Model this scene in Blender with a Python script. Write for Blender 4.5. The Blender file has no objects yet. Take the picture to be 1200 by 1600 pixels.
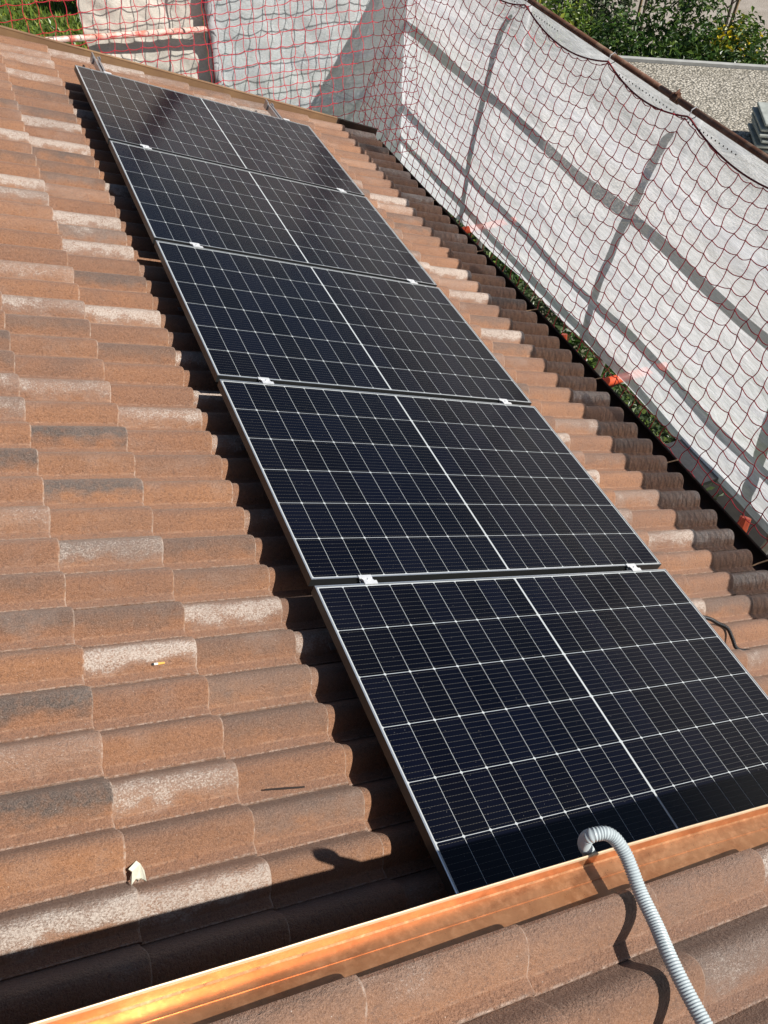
import bpy, math, random
from mathutils import Vector, Matrix, noise
R = math.radians
random.seed(7)
sc = bpy.context.scene
COL = sc.collection

# ------------------------------------------------------------------ camera
cam_d = bpy.data.cameras.new("camera"); cam = bpy.data.objects.new("camera", cam_d); COL.objects.link(cam)
right = Vector((0.92193008, -0.38676267, 0.02143737)); down = Vector((-0.2715947, -0.68488033, -0.67614736)); fwd = Vector((0.2761906, 0.61753831, -0.73645447))
cam.matrix_world = Matrix(((right.x, -down.x, -fwd.x, -0.53539499), (right.y, -down.y, -fwd.y, -1.74680676), (right.z, -down.z, -fwd.z, 2.34730715), (0, 0, 0, 1)))
cam_d.sensor_fit = 'VERTICAL'; cam_d.sensor_height = 24.0; cam_d.lens = 1385.7 / 1600 * 24
cam_d.clip_start = 0.05; cam_d.clip_end = 500
sc.camera = cam
# ------------------------------------------------------------------ light
SUN = Vector((0.597, -0.545, 0.837)).normalized()
elev = math.asin(SUN.z); az = math.atan2(SUN.x, SUN.y)      # azimuth clockwise from +Y
w = bpy.data.worlds.new("World"); sc.world = w; w.use_nodes = True
nt = w.node_tree; nt.nodes.clear()
sky = nt.nodes.new('ShaderNodeTexSky'); sky.sky_type = 'NISHITA'; sky.sun_disc = False
sky.sun_elevation = elev; sky.sun_rotation = az; sky.air_density = 1.0; sky.dust_density = 0.6
bg = nt.nodes.new('ShaderNodeBackground'); bg.inputs[1].default_value = 0.05
ow = nt.nodes.new('ShaderNodeOutputWorld')
nt.links.new(sky.outputs[0], bg.inputs[0]); nt.links.new(bg.outputs[0], ow.inputs[0])
sd = bpy.data.lights.new("sun", 'SUN'); sd.energy = 5.0; sd.angle = R(0.53); sd.color = (1.0, 0.955, 0.89)
so = bpy.data.objects.new("sun", sd); COL.objects.link(so)
so.rotation_euler = (-SUN).to_track_quat('-Z', 'Y').to_euler()
sc.view_settings.view_transform = 'Standard'; sc.view_settings.look = 'None'
sc.view_settings.exposure = 0.33; sc.view_settings.gamma = 1.0
sc.render.engine = 'CYCLES'

# ------------------------------------------------------------------ frames
PITCH = R(22); CP, SP = math.cos(PITCH), math.sin(PITCH)
def RP(u, v, n): return Vector((u * CP + n * SP, v, -u * SP + n * CP))
ROOFROT = (0, PITCH, 0)

# ------------------------------------------------------------------ helpers
class MB:
    def __init__(s): s.v = []; s.f = []; s.mi = []; s.attr = []
    def add(s, vs, fs, mi=0, at=None):
        b = len(s.v); s.v += [tuple(p) for p in vs]; s.f += [tuple(i + b for i in f) for f in fs]
        s.mi += [mi] * len(fs); s.attr += (at if isinstance(at, list) else [at or (0, 0, 0, 1)] * len(vs))
    def box(s, a, b, T=None, mi=0):
        x0, y0, z0 = a; x1, y1, z1 = b
        vs = [(x0, y0, z0), (x1, y0, z0), (x1, y1, z0), (x0, y1, z0), (x0, y0, z1), (x1, y0, z1), (x1, y1, z1), (x0, y1, z1)]
        if T: vs = [T(*p) for p in vs]
        s.add(vs, [(0, 3, 2, 1), (4, 5, 6, 7), (0, 1, 5, 4), (1, 2, 6, 5), (2, 3, 7, 6), (3, 0, 4, 7)], mi)
    def tube(s, pts, r, seg=8, mi=0, cap=True, rfun=None, at=None):
        pts = [Vector(p) for p in pts]; n = len(pts); rings = []; up = None
        vs = []
        for i, p in enumerate(pts):
            t = (pts[min(i + 1, n - 1)] - pts[max(i - 1, 0)])
            if t.length < 1e-9: t = Vector((0, 0, 1))
            t.normalize()
            if up is None: up = t.orthogonal().normalized()
            else:
                up = up - t * up.dot(t)
                up = up.normalized() if up.length > 1e-6 else t.orthogonal().normalized()
            b = t.cross(up); rr = rfun(i) if rfun else r
            for k in range(seg):
                a = 2 * math.pi * k / seg
                vs.append(p + (up * math.cos(a) + b * math.sin(a)) * rr)
        fs = [(i * seg + k, i * seg + (k + 1) % seg, (i + 1) * seg + (k + 1) % seg, (i + 1) * seg + k) for i in range(n - 1) for k in range(seg)]
        if cap: fs += [tuple(range(seg))[::-1], tuple((n - 1) * seg + k for k in range(seg))]
        s.add(vs, fs, mi, at)
    def blob(s, c, r, mi=0):
        c = Vector(c)
        vs = [c + Vector(d) * r for d in ((1, 0, 0), (-1, 0, 0), (0, 1, 0), (0, -1, 0), (0, 0, 1), (0, 0, -1))]
        s.add(vs, [(0, 2, 4), (2, 1, 4), (1, 3, 4), (3, 0, 4), (2, 0, 5), (1, 2, 5), (3, 1, 5), (0, 3, 5)], mi)
    def grid(s, fn, nu, nv, mi=0, at=None):
        vs = [fn(i / nu, j / nv) for j in range(nv + 1) for i in range(nu + 1)]
        fs = [(j * (nu + 1) + i, j * (nu + 1) + i + 1, (j + 1) * (nu + 1) + i + 1, (j + 1) * (nu + 1) + i) for j in range(nv) for i in range(nu)]
        s.add(vs, fs, mi, at)
    def build(s, name, mat, parent=None, smooth=False, org=None, attr=None):
        me = bpy.data.meshes.new(name)
        vs = s.v
        if org is not None: vs = [(p[0] - org[0], p[1] - org[1], p[2] - org[2]) for p in vs]
        me.from_pydata(vs, [], s.f); me.update()
        mats = mat if isinstance(mat, list) else [mat]
        for m in mats: me.materials.append(m)
        if len(mats) > 1: me.polygons.foreach_set('material_index', s.mi)
        if smooth:
            me.polygons.foreach_set('use_smooth', [True] * len(me.polygons))
            if smooth is not True: me.set_sharp_from_angle(angle=R(smooth))
        if attr:
            ca = me.color_attributes.new(attr, 'FLOAT_COLOR', 'POINT')
            ca.data.foreach_set('color', [c for q in s.attr for c in q])
        o = bpy.data.objects.new(name, me); COL.objects.link(o)
        if org is not None: o.location = org
        if parent is not None: o.parent = parent
        return o
def empty(name, loc=(0, 0, 0), rot=(0, 0, 0)):
    o = bpy.data.objects.new(name, None); COL.objects.link(o); o.location = loc; o.rotation_euler = rot; o.empty_display_size = 0.1
    return o
def tag(o, label=None, cat=None, group=None, kind=None):
    if label: o['label'] = label
    if cat: o['category'] = cat
    if group: o['group'] = group
    if kind: o['kind'] = kind
    return o
def part(mb, name, mat, parent, smooth=False, attr=None):
    """mesh given in world coordinates, parented to an empty with translation only"""
    o = mb.build(name, mat, parent, smooth, attr=attr)
    q = parent; off = Vector((0, 0, 0))
    while q is not None: off += q.location; q = q.parent
    o.location = -off
    return o

# ------------------------------------------------------------------ materials
class N:
    def __init__(s, name):
        s.m = bpy.data.materials.new(name); s.m.use_nodes = True; s.t = s.m.node_tree; s.t.nodes.clear()
        s.out = s.t.nodes.new('ShaderNodeOutputMaterial')
    def n(s, typ, **kw):
        x = s.t.nodes.new('ShaderNode' + typ)
        for k, v in kw.items():
            if k.startswith('_'): setattr(x, k[1:], v)
            else:
                key = k.replace('__', ' ')
                s.set(x.inputs[int(key[1:]) if key[0] == 'i' and key[1:].isdigit() else key], v)
        return x
    def set(s, inp, v):
        if hasattr(v, 'links') and hasattr(v, 'is_output'): s.t.links.new(v, inp)
        else: inp.default_value = v
    def mth(s, op, a, b=0.0, c=0.0, clamp=False):
        x = s.t.nodes.new('ShaderNodeMath'); x.operation = op; x.use_clamp = clamp
        s.set(x.inputs[0], a); s.set(x.inputs[1], b); s.set(x.inputs[2], c); return x.outputs[0]
    def ramp(s, f, stops):
        x = s.t.nodes.new('ShaderNodeValToRGB'); s.set(x.inputs[0], f)
        e = x.color_ramp.elements
        while len(e) < len(stops): e.new(0.5)
        for i, (p, c) in enumerate(stops):
            e[i].position = p; e[i].color = (c, c, c, 1) if isinstance(c, (int, float)) else (*c, 1)
        return x.outputs[0]
    def mix(s, f, a, b, typ='MIX'):
        x = s.t.nodes.new('ShaderNodeMix'); x.data_type = 'RGBA'; x.blend_type = typ
        s.set(x.inputs[0], f)
        s.set(x.inputs[6], (*a, 1) if isinstance(a, tuple) and len(a) == 3 else a)
        s.set(x.inputs[7], (*b, 1) if isinstance(b, tuple) and len(b) == 3 else b)
        return x.outputs[2]
    def noise(s, vec, scale, detail=3.0, rough=0.55, dist=0.0):
        x = s.t.nodes.new('ShaderNodeTexNoise'); s.set(x.inputs['Vector'], vec)
        x.inputs['Scale'].default_value = scale; x.inputs['Detail'].default_value = detail
        x.inputs['Roughness'].default_value = rough; x.inputs['Distortion'].default_value = dist
        return x.outputs[0]
    def map(s, vec, sc=(1, 1, 1), rot=(0, 0, 0), loc=(0, 0, 0)):
        x = s.t.nodes.new('ShaderNodeMapping'); s.set(x.inputs[0], vec)
        x.inputs['Scale'].default_value = sc; x.inputs['Rotation'].default_value = rot; x.inputs['Location'].default_value = loc
        return x.outputs[0]
    def obj(s): return s.t.nodes.new('ShaderNodeTexCoord').outputs['Object']
    def geo(s): return s.t.nodes.new('ShaderNodeNewGeometry').outputs['Position']
    def bump(s, h, strength=0.3, dist=0.01, normal=None):
        x = s.t.nodes.new('ShaderNodeBump'); x.inputs['Strength'].default_value = strength; x.inputs['Distance'].default_value = dist
        s.set(x.inputs['Height'], h)
        if normal is not None: s.set(x.inputs['Normal'], normal)
        return x.outputs[0]
    def pr(s, base, rough=0.6, metal=0.0, normal=None, spec=0.5, **kw):
        x = s.t.nodes.new('ShaderNodeBsdfPrincipled')
        s.set(x.inputs['Base Color'], (*base, 1) if isinstance(base, tuple) and len(base) == 3 else base)
        s.set(x.inputs['Roughness'], rough); s.set(x.inputs['Metallic'], metal); s.set(x.inputs['Specular IOR Level'], spec)
        if normal is not None: s.set(x.inputs['Normal'], normal)
        for k, v in kw.items(): s.set(x.inputs[k.replace('__', ' ')], v)
        return x.outputs[0]
    def done(s, sh): s.t.links.new(sh, s.out.inputs[0]); return s.m

def simple(name, c, rough=0.6, metal=0.0, var=0.15, scale=30, bump=0.15, bd=0.002, spec=0.5):
    m = N(name); o = m.geo(); f = m.noise(o, scale, 4)
    a = tuple(x * (1 - var) for x in c); b = tuple(min(1, x * (1 + var)) for x in c)
    return m.done(m.pr(m.mix(m.ramp(f, [(0.3, 0.0), (0.7, 1.0)]), a, b), rough, metal, m.bump(m.noise(o, scale * 4, 3), bump, bd), spec))

def mat_tile():
    m = N('concrete_tile'); g = m.geo()
    a = m.t.nodes.new('ShaderNodeAttribute'); a.attribute_name = 'tile'
    sp = m.t.nodes.new('ShaderNodeSeparateColor'); m.t.links.new(a.outputs['Color'], sp.inputs[0])
    big = m.noise(m.map(g, (1, 1, 1), (0, 0, 0), (7, 2, 0)), 4.2, 4, 0.6); big2 = m.noise(m.map(g, (1, 1, 1), (0, 0, 0), (1, 8, 3)), 3.1, 4, 0.6)
    W = sp.outputs[0]
    WH = m.mth('ADD', m.mth('MULTIPLY', sp.outputs[1], m.ramp(big2, [(0.34, 0.85), (0.55, 1.15)])), m.ramp(big, [(0.54, 0.0), (0.72, 0.5)]), clamp=True)
    DK = m.mth('ADD', m.mth('MULTIPLY', sp.outputs[2], m.ramp(big, [(0.34, 0.85), (0.55, 1.1)])), m.ramp(big2, [(0.56, 0.0), (0.74, 0.45)]), clamp=True); AL = a.outputs['Alpha']
    RND = m.mth('MINIMUM', AL, 1.0); EDGE = m.mth('SUBTRACT', AL, 1.3, clamp=True)
    lu = m.map(g, (1, 2.2, 1), (0, PITCH, 0))
    n1 = m.noise(lu, 5.0, 4, 0.6); n2 = m.noise(g, 42, 3, 0.65); fine = m.noise(g, 260, 3, 0.75); n3 = m.noise(lu, 11, 4, 0.6)
    grain = m.noise(g, 95, 3, 0.7)
    base = m.mix(RND, (0.225, 0.096, 0.041), (0.325, 0.142, 0.055))
    base = m.mix(m.ramp(n1, [(0.3, 0.0), (0.72, 0.7)]), base, (0.185, 0.085, 0.045))
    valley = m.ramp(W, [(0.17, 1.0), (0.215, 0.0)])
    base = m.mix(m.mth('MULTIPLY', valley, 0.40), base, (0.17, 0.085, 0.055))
    fold = m.ramp(W, [(0.195, 0.0), (0.207, 1.0), (0.215, 1.0), (0.235, 0.0)])
    base = m.mix(m.mth('MULTIPLY', fold, m.ramp(m.noise(g, 34, 4, 0.7), [(0.38, 0.0), (0.66, 0.45)])), base, (0.46, 0.31, 0.22))
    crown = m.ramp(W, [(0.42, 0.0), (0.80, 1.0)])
    base = m.mix(m.mth('MULTIPLY', crown, 0.75), base, (0.135, 0.072, 0.050))  # brown crest and back slope, darkened further to paint in the rolls' shading
    base = m.mix(m.mth('MULTIPLY', m.ramp(fine, [(0.44, 0.0), (0.64, 1.0)]), 0.45), base, (0.50, 0.265, 0.155))
    base = m.mix(m.mth('MULTIPLY', m.ramp(grain, [(0.28, 1.0), (0.50, 0.0)]), 0.6), base, (0.085, 0.038, 0.022))
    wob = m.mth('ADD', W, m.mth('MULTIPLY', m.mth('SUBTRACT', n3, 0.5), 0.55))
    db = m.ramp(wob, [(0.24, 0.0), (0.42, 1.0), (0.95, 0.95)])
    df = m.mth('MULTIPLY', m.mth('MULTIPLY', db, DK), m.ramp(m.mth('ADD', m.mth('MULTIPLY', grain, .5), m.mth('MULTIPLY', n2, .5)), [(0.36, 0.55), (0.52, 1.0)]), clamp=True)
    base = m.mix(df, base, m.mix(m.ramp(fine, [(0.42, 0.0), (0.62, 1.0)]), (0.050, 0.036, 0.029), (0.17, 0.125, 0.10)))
    wb = m.ramp(wob, [(0.16, 0.0), (0.36, 1.0), (0.58, 1.0), (0.86, 0.10)])
    wg = m.mth('MULTIPLY', wb, WH)
    base = m.mix(m.mth('MULTIPLY', wg, 0.45), base, (0.34, 0.26, 0.21))
    grit = m.mth('ADD', m.mth('MULTIPLY', m.noise(m.map(g, (1, 1.5, 1)), 170, 3, 0.7), 0.8), m.mth('MULTIPLY', n2, 0.2))
    wf = m.ramp(m.mth('MULTIPLY', m.mth('SUBTRACT', grit, m.mth('SUBTRACT', 0.73, m.mth('MULTIPLY', wg, 0.33))), 6.0, clamp=True), [(0.0, 0.0), (1.0, 0.85)])  # pale specks: efflorescence plus sun glare and sparkle put into the colour
    base = m.mix(wf, base, (0.58, 0.50, 0.43))
    # lime at worn edges and joints
    sidee = m.ramp(W, [(0.012, 1.0), (0.04, 0.0)])
    ed = m.mth('MULTIPLY', m.mth('MAXIMUM', EDGE, m.mth('MULTIPLY', sidee, 0.8)), m.ramp(m.noise(g, 60, 4, 0.7), [(0.42, 0.0), (0.62, 0.75)]))
    base = m.mix(ed, base, (0.55, 0.44, 0.36))
    vo = m.n('TexVoronoi', Vector=g, Scale=48.0)
    base = m.mix(m.ramp(vo.outputs['Distance'], [(0.03, 0.8), (0.06, 0.0)]), base, (0.66, 0.58, 0.5))
    vd = m.n('TexVoronoi', Vector=m.map(g, (1, 1, 1), (0, 0, 0), (3, 5, 1)), Scale=19.0)
    base = m.mix(m.ramp(vd.outputs['Distance'], [(0.018, 0.9), (0.035, 0.0)]), base, (0.03, 0.02, 0.015))
    stain = m.noise(g, 1.7, 5, 0.6)
    base = m.mix(m.ramp(stain, [(0.45, 0.0), (0.75, 0.4)]), base, (0.15, 0.09, 0.065))
    h = m.mth('ADD', m.mth('MULTIPLY', fine, 0.6), m.mth('MULTIPLY', grain, 1.0))
    rough = m.mth('SUBTRACT', m.ramp(n2, [(0.3, 0.40), (0.7, 0.56)]), m.mth('MULTIPLY', wg, 0.16))
    return m.done(m.pr(base, rough, 0, m.bump(h, 0.95, 0.007), m.mth('ADD', 0.62, m.mth('MULTIPLY', wg, 0.38)), Sheen__Weight=0.25, Sheen__Roughness=0.45, Sheen__Tint=(1.0, 0.80, 0.68, 1.0)))

def mat_cells():
    m = N('solar_cells')
    uv = m.t.nodes.new('ShaderNodeUVMap').outputs[0]
    sp = m.t.nodes.new('ShaderNodeSeparateXYZ'); m.t.links.new(uv, sp.inputs[0])
    X, Y = sp.outputs[0], sp.outputs[1]        # metres: X along the long side, Y along the short side
    PX, PY = 0.0943, 0.1857
    # fold the two halves around the middle gap
    xc = m.mth('ABSOLUTE', X); xs = m.mth('SUBTRACT', xc, 0.0034)
    fx = m.mth('FRACT', m.mth('DIVIDE', xs, PX)); fy = m.mth('FRACT', m.mth('ADD', m.mth('DIVIDE', Y, PY), 30.0))
    dx = m.mth('MULTIPLY', m.mth('MINIMUM', fx, m.mth('SUBTRACT', 1.0, fx)), PX)
    dy = m.mth('MULTIPLY', m.mth('MINIMUM', fy, m.mth('SUBTRACT', 1.0, fy)), PY)
    lx = m.mth('LESS_THAN', dx, 0.00065); ly = m.mth('LESS_THAN', dy, 0.0009)
    ch = m.mth('LESS_THAN', m.mth('ADD', dx, dy), 0.0062)
    gap = m.mth('LESS_THAN', xs, 0.0); outx = m.mth('GREATER_THAN', xs, PX * 9 - 0.001)
    outy = m.mth('GREATER_THAN', m.mth('ABSOLUTE', Y), PY * 3 - 0.001)
    white = m.mth('MAXIMUM', m.mth('MAXIMUM', m.mth('MAXIMUM', lx, ly), m.mth('MAXIMUM', ch, gap)), m.mth('MAXIMUM', outx, outy))
    # bus bars along X, ten per cell
    bb = m.mth('ABSOLUTE', m.mth('SUBTRACT', m.mth('FRACT', m.mth('MULTIPLY', fy, 10.0)), 0.5))
    bbl = m.mth('LESS_THAN', bb, 0.022)
    dots = m.mth('LESS_THAN', m.mth('FRACT', m.mth('MULTIPLY', fx, 9.0)), 0.5)
    bbs = m.mth('MULTIPLY', bbl, m.mth('ADD', m.mth('MULTIPLY', dots, 0.6), 0.4))
    # per-cell tint
    cellv = m.t.nodes.new('ShaderNodeCombineXYZ')
    m.set(cellv.inputs[0], m.mth('FLOOR', m.mth('DIVIDE', X, PX))); m.set(cellv.inputs[1], m.mth('FLOOR', m.mth('DIVIDE', Y, PY)))
    oi = m.t.nodes.new('ShaderNodeObjectInfo'); m.set(cellv.inputs[2], m.mth('MULTIPLY', oi.outputs['Random'], 20.0))
    wn = m.n('TexWhiteNoise', Vector=cellv.outputs[0]).outputs[0]
    cell = m.mix(wn, (0.0012, 0.0015, 0.0045), (0.0022, 0.003, 0.009))
    cell = m.mix(bbs, cell, (0.11, 0.105, 0.09))
    col = m.mix(white, cell, (0.46, 0.49, 0.50))
    # dust on the glass: greyer film
    g = m.geo(); dust = m.ramp(m.noise(g, 2.2, 4), [(0.35, 0.0), (0.8, 0.008)])
    col = m.mix(dust, col, (0.35, 0.33, 0.30))
    spk = m.n('TexVoronoi', Vector=g, Scale=38.0).outputs['Distance']
    col = m.mix(m.ramp(spk, [(0.03, 0.35), (0.05, 0.0)]), col, (0.40, 0.38, 0.34))
    vo = m.n('TexVoronoi', Vector=g, Scale=900.0)
    nr = m.bump(m.noise(g, 500, 2, 0.7), 0.22, 0.0010)
    return m.done(m.pr(col, 0.08, 0, nr, 0.17))

def mat_sheet(name, base, trans, streak=(60, 2, 9), tr=0.16, warm=None):
    m = N(name); g = m.geo()
    th = m.noise(m.map(g, (streak[0], streak[1], streak[2])), 4.0, 4, 0.7)
    th2 = m.noise(m.map(g, (10, 1.2, 40), (0.10, 0, 0)), 5.0, 4, 0.75)
    blot = m.noise(g, 1.6, 5, 0.6); crease = m.noise(m.map(g, (3, 1.2, 3), (0.5, 0, 0)), 2.2, 5, 0.6, 1.2)
    f = m.mth('ADD', m.mth('MULTIPLY', th, 0.45), m.mth('MULTIPLY', th2, 0.55))
    c = m.mix(m.ramp(f, [(0.40, 0.0), (0.58, 1.0)]), tuple(x * 0.78 for x in base), base)
    c = m.mix(m.ramp(blot, [(0.45, 0.0), (0.8, 0.5)]), c, warm or tuple(x * 0.86 for x in base))
    nb = m.bump(crease, 0.32, 0.03, m.bump(f, 0.35, 0.003))
    d = m.n('BsdfDiffuse', Color=c, Normal=nb).outputs[0]; t = m.n('BsdfTranslucent', Color=c, Normal=nb).outputs[0]
    mx = m.n('MixShader', Fac=trans); m.t.links.new(d, mx.inputs[1]); m.t.links.new(t, mx.inputs[2])
    tp = m.n('BsdfTransparent')
    m2 = m.n('MixShader'); m.set(m2.inputs[0], m.ramp(f, [(0.35, tr * 1.5), (0.65, tr * 0.6)]))
    m.t.links.new(mx.outputs[0], m2.inputs[1]); m.t.links.new(tp.outputs[0], m2.inputs[2])
    return m.done(m2.outputs[0])

def mat_copper():
    m = N('copper_flashing'); g = m.geo()
    n1 = m.noise(g, 7, 5, 0.65, 0.6); n2 = m.noise(g, 55, 4, 0.7)
    c = m.mix(m.ramp(n1, [(0.3, 0.0), (0.7, 1.0)]), (0.66, 0.325, 0.155), (0.48, 0.20, 0.085))
    c = m.mix(m.ramp(m.noise(m.map(g, (1, 4, 1)), 9, 5, 0.6), [(0.52, 0.0), (0.68, 0.55)]), c, (0.34, 0.13, 0.055))
    c = m.mix(m.ramp(n2, [(0.5, 0.0), (0.72, 0.30)]), c, (0.80, 0.45, 0.25))
    return m.done(m.pr(c, m.ramp(n2, [(0.3, 0.26), (0.7, 0.42)]), 0.68, m.bump(n1, 0.12, 0.004)))

def mat_rust(name, a, b, thr=0.5, rough=0.6, metal=0.3, scale=9):
    m = N(name); g = m.geo(); n1 = m.noise(g, scale, 6, 0.7)
    c = m.mix(m.ramp(n1, [(thr - 0.08, 0.0), (thr + 0.08, 1.0)]), a, b)
    return m.done(m.pr(c, rough, metal, m.bump(m.noise(g, 80, 4), 0.3, 0.002)))

def mat_leaf(name, a, b, c, yellow=None):
    m = N(name)
    at = m.t.nodes.new('ShaderNodeAttribute'); at.attribute_name = 'leaf'
    sp = m.t.nodes.new('ShaderNodeSeparateColor'); m.t.links.new(at.outputs['Color'], sp.inputs[0])
    col = m.mix(sp.outputs[0], a, b); col = m.mix(m.ramp(sp.outputs[1], [(0.7, 0.0), (0.95, 1.0)]), col, c)
    p = m.pr(col, 0.38, 0, None, 0.5)
    t = m.n('BsdfTranslucent', Color=m.mix(0.5, col, b)).outputs[0]
    mx = m.n('MixShader', Fac=0.22); m.t.links.new(p, mx.inputs[1]); m.t.links.new(t, mx.inputs[2])
    return m.done(mx.outputs[0])

def mat_gravel():
    m = N('pebbles'); g = m.geo()
    v = m.n('TexVoronoi', Vector=g, Scale=26.0); v2 = m.n('TexVoronoi', Vector=g, Scale=48.0)
    sp = m.t.nodes.new('ShaderNodeSeparateColor'); m.t.links.new(v.outputs['Color'], sp.inputs[0])
    c = m.mix(sp.outputs[0], (0.30, 0.27, 0.22), (0.66, 0.61, 0.52))
    c = m.mix(m.ramp(v.outputs['Distance'], [(0.35, 0.0), (0.75, 0.8)]), c, (0.10, 0.09, 0.07))
    c = m.mix(m.ramp(m.noise(g, 0.8, 5), [(0.4, 0.0), (0.75, 0.45)]), c, (0.22, 0.20, 0.15))
    h = m.mth('SUBTRACT', 1.0, v.outputs['Distance'])
    return m.done(m.pr(c, 0.8, 0, m.bump(h, 0.9, 0.03), 0.3))

def mat_ground(name, a, b, c, scale=3.0, bd=0.03):
    m = N(name); g = m.geo()
    col = m.mix(m.ramp(m.noise(g, scale, 6, 0.7), [(0.3, 0.0), (0.7, 1.0)]), a, b)
    col = m.mix(m.ramp(m.noise(g, scale * 0.23, 5, 0.6), [(0.4, 0.0), (0.7, 0.8)]), col, c)
    return m.done(m.pr(col, 0.9, 0, m.bump(m.noise(g, scale * 9, 5, 0.7), 0.8, bd), 0.2))

M = {}
M['tile'] = mat_tile(); M['cells'] = mat_cells(); M['copper'] = mat_copper()
M['hem'] = simple('polished_copper_edge', (0.62, 0.46, 0.30), 0.45, 0.3, 0.1, 30, 0.1)
M['frametop'] = simple('frame_top_sun_sheen', (0.74, 0.76, 0.78), 0.33, 0.85, 0.05, 60, 0.05)  # light top against dark sides: sun sheen on a black frame put into colour
M['frameside'] = simple('dark_anodised_side', (0.022, 0.023, 0.023), 0.45, 0.1, 0.05, 60, 0.05)
M['rail'] = simple('rail_aluminium', (0.50, 0.51, 0.53), 0.4, 0.9, 0.1, 60, 0.05)
M['clamp'] = simple('clamp_aluminium', (0.82, 0.83, 0.84), 0.45, 0.5, 0.05, 60, 0.05)
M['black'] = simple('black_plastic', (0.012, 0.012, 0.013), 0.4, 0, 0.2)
M['back'] = simple('backsheet', (0.05, 0.05, 0.05), 0.6)
M['conduit'] = simple('grey_pvc', (0.43, 0.485, 0.50), 0.42, 0, 0.05, 25, 0.05)
M['brownmetal'] = mat_rust('brown_sheet_metal', (0.36, 0.22, 0.115), (0.30, 0.18, 0.10), 0.5, 0.45, 0.35, 4)
M['gutter'] = mat_rust('gutter_metal', (0.045, 0.028, 0.02), (0.07, 0.04, 0.027), 0.5, 0.5, 0.5, 5)
M['rust'] = mat_rust('rusty_tube', (0.13, 0.055, 0.03), (0.24, 0.15, 0.10), 0.56, 0.65, 0.3, 12)
M['redtube'] = mat_rust('red_painted_tube', (0.52, 0.16, 0.11), (0.66, 0.52, 0.45), 0.46, 0.5, 0.1, 14)
M['zinc'] = mat_rust('galvanised_tube', (0.42, 0.42, 0.42), (0.34, 0.33, 0.32), 0.5, 0.5, 0.6, 12)
M['orange'] = simple('orange_red_paint', (0.80, 0.12, 0.045), 0.45, 0, 0.12, 20)
M['net'] = simple('red_cord', (0.55, 0.022, 0.045), 0.55, 0, 0.3, 40, 0.1)
M['rope'] = simple('dark_red_rope', (0.20, 0.018, 0.022), 0.7, 0, 0.3, 90, 0.5, 0.004)
M['sheet'] = mat_sheet('scaffold_fabric', (0.95, 0.96, 1.0), 0.76, (60, 2, 9), .17)
M['sheetfar'] = mat_sheet('scaffold_fabric_grey', (0.86, 0.91, 0.92), 0.35, (9, 2, 60), 0.08, (0.72, 0.68, 0.60))
M['tarp'] = mat_sheet('cream_tarpaulin', (0.90, 0.85, 0.75), 0.2, (3, 2, 3), 0.0, (0.66, 0.50, 0.38))
M['wrap'] = mat_sheet('pole_wrap', (0.60, 0.60, 0.61), 0.3, (6, 2, 6), 0.0)
M['plaster'] = simple('plaster', (0.55, 0.47, 0.36), 0.9, 0, 0.1, 3)
M['concrete'] = simple('concrete', (0.36, 0.36, 0.34), 0.85, 0, 0.2, 5)
M['wood'] = simple('weathered_wood', (0.30, 0.20, 0.11), 0.8, 0, 0.25, 20)
M['bark'] = simple('bark', (0.07, 0.055, 0.04), 0.9, 0, 0.3, 20)
M['yardshade'] = simple('shade_black', (0.012, 0.010, 0.008), 0.95, 0, 0.4, 6)  # shade put into the colour, for the yard below the slot
M['slab'] = simple('grey_slab', (0.34, 0.36, 0.33), 0.85, 0, 0.2, 9)
M['gravel'] = mat_gravel()
M['grass'] = mat_ground('grass', (0.06, 0.10, 0.018), (0.13, 0.18, 0.035), (0.09, 0.10, 0.03), 5.0, 0.05)
M['field'] = mat_ground('dry_field', (0.34, 0.30, 0.26), (0.44, 0.39, 0.34), (0.28, 0.24, 0.19), 4.0, 0.03)
M['leaf'] = mat_leaf('leaf', (0.016, 0.040, 0.008), (0.060, 0.125, 0.020), (0.14, 0.21, 0.035))
M['leafb'] = mat_leaf('leaf_bright', (0.06, 0.12, 0.02), (0.15, 0.23, 0.03), (0.28, 0.30, 0.04))
M['leafg'] = mat_leaf('leaf_greyish', (0.028, 0.05, 0.02), (0.09, 0.125, 0.05), (0.20, 0.24, 0.13))
M['petal'] = mat_leaf('yellow_petal', (0.60, 0.42, 0.01), (0.75, 0.58, 0.02), (0.70, 0.62, 0.05))
M['stick'] = simple('charred_stick', (0.02, 0.012, 0.009), 0.8)
M['flake'] = simple('lime_flake', (0.72, 0.70, 0.56), 0.8, 0, 0.08, 60)
M['paper'] = simple('cigarette_paper', (0.75, 0.73, 0.68), 0.8)
M['filter'] = simple('cigarette_filter', (0.75, 0.38, 0.08), 0.8)
M['ash'] = simple('ash', (0.03, 0.03, 0.03), 0.9)
M['steel'] = simple('scaffold_deck_steel', (0.12, 0.12, 0.125), 0.5, 0.6)

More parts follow.
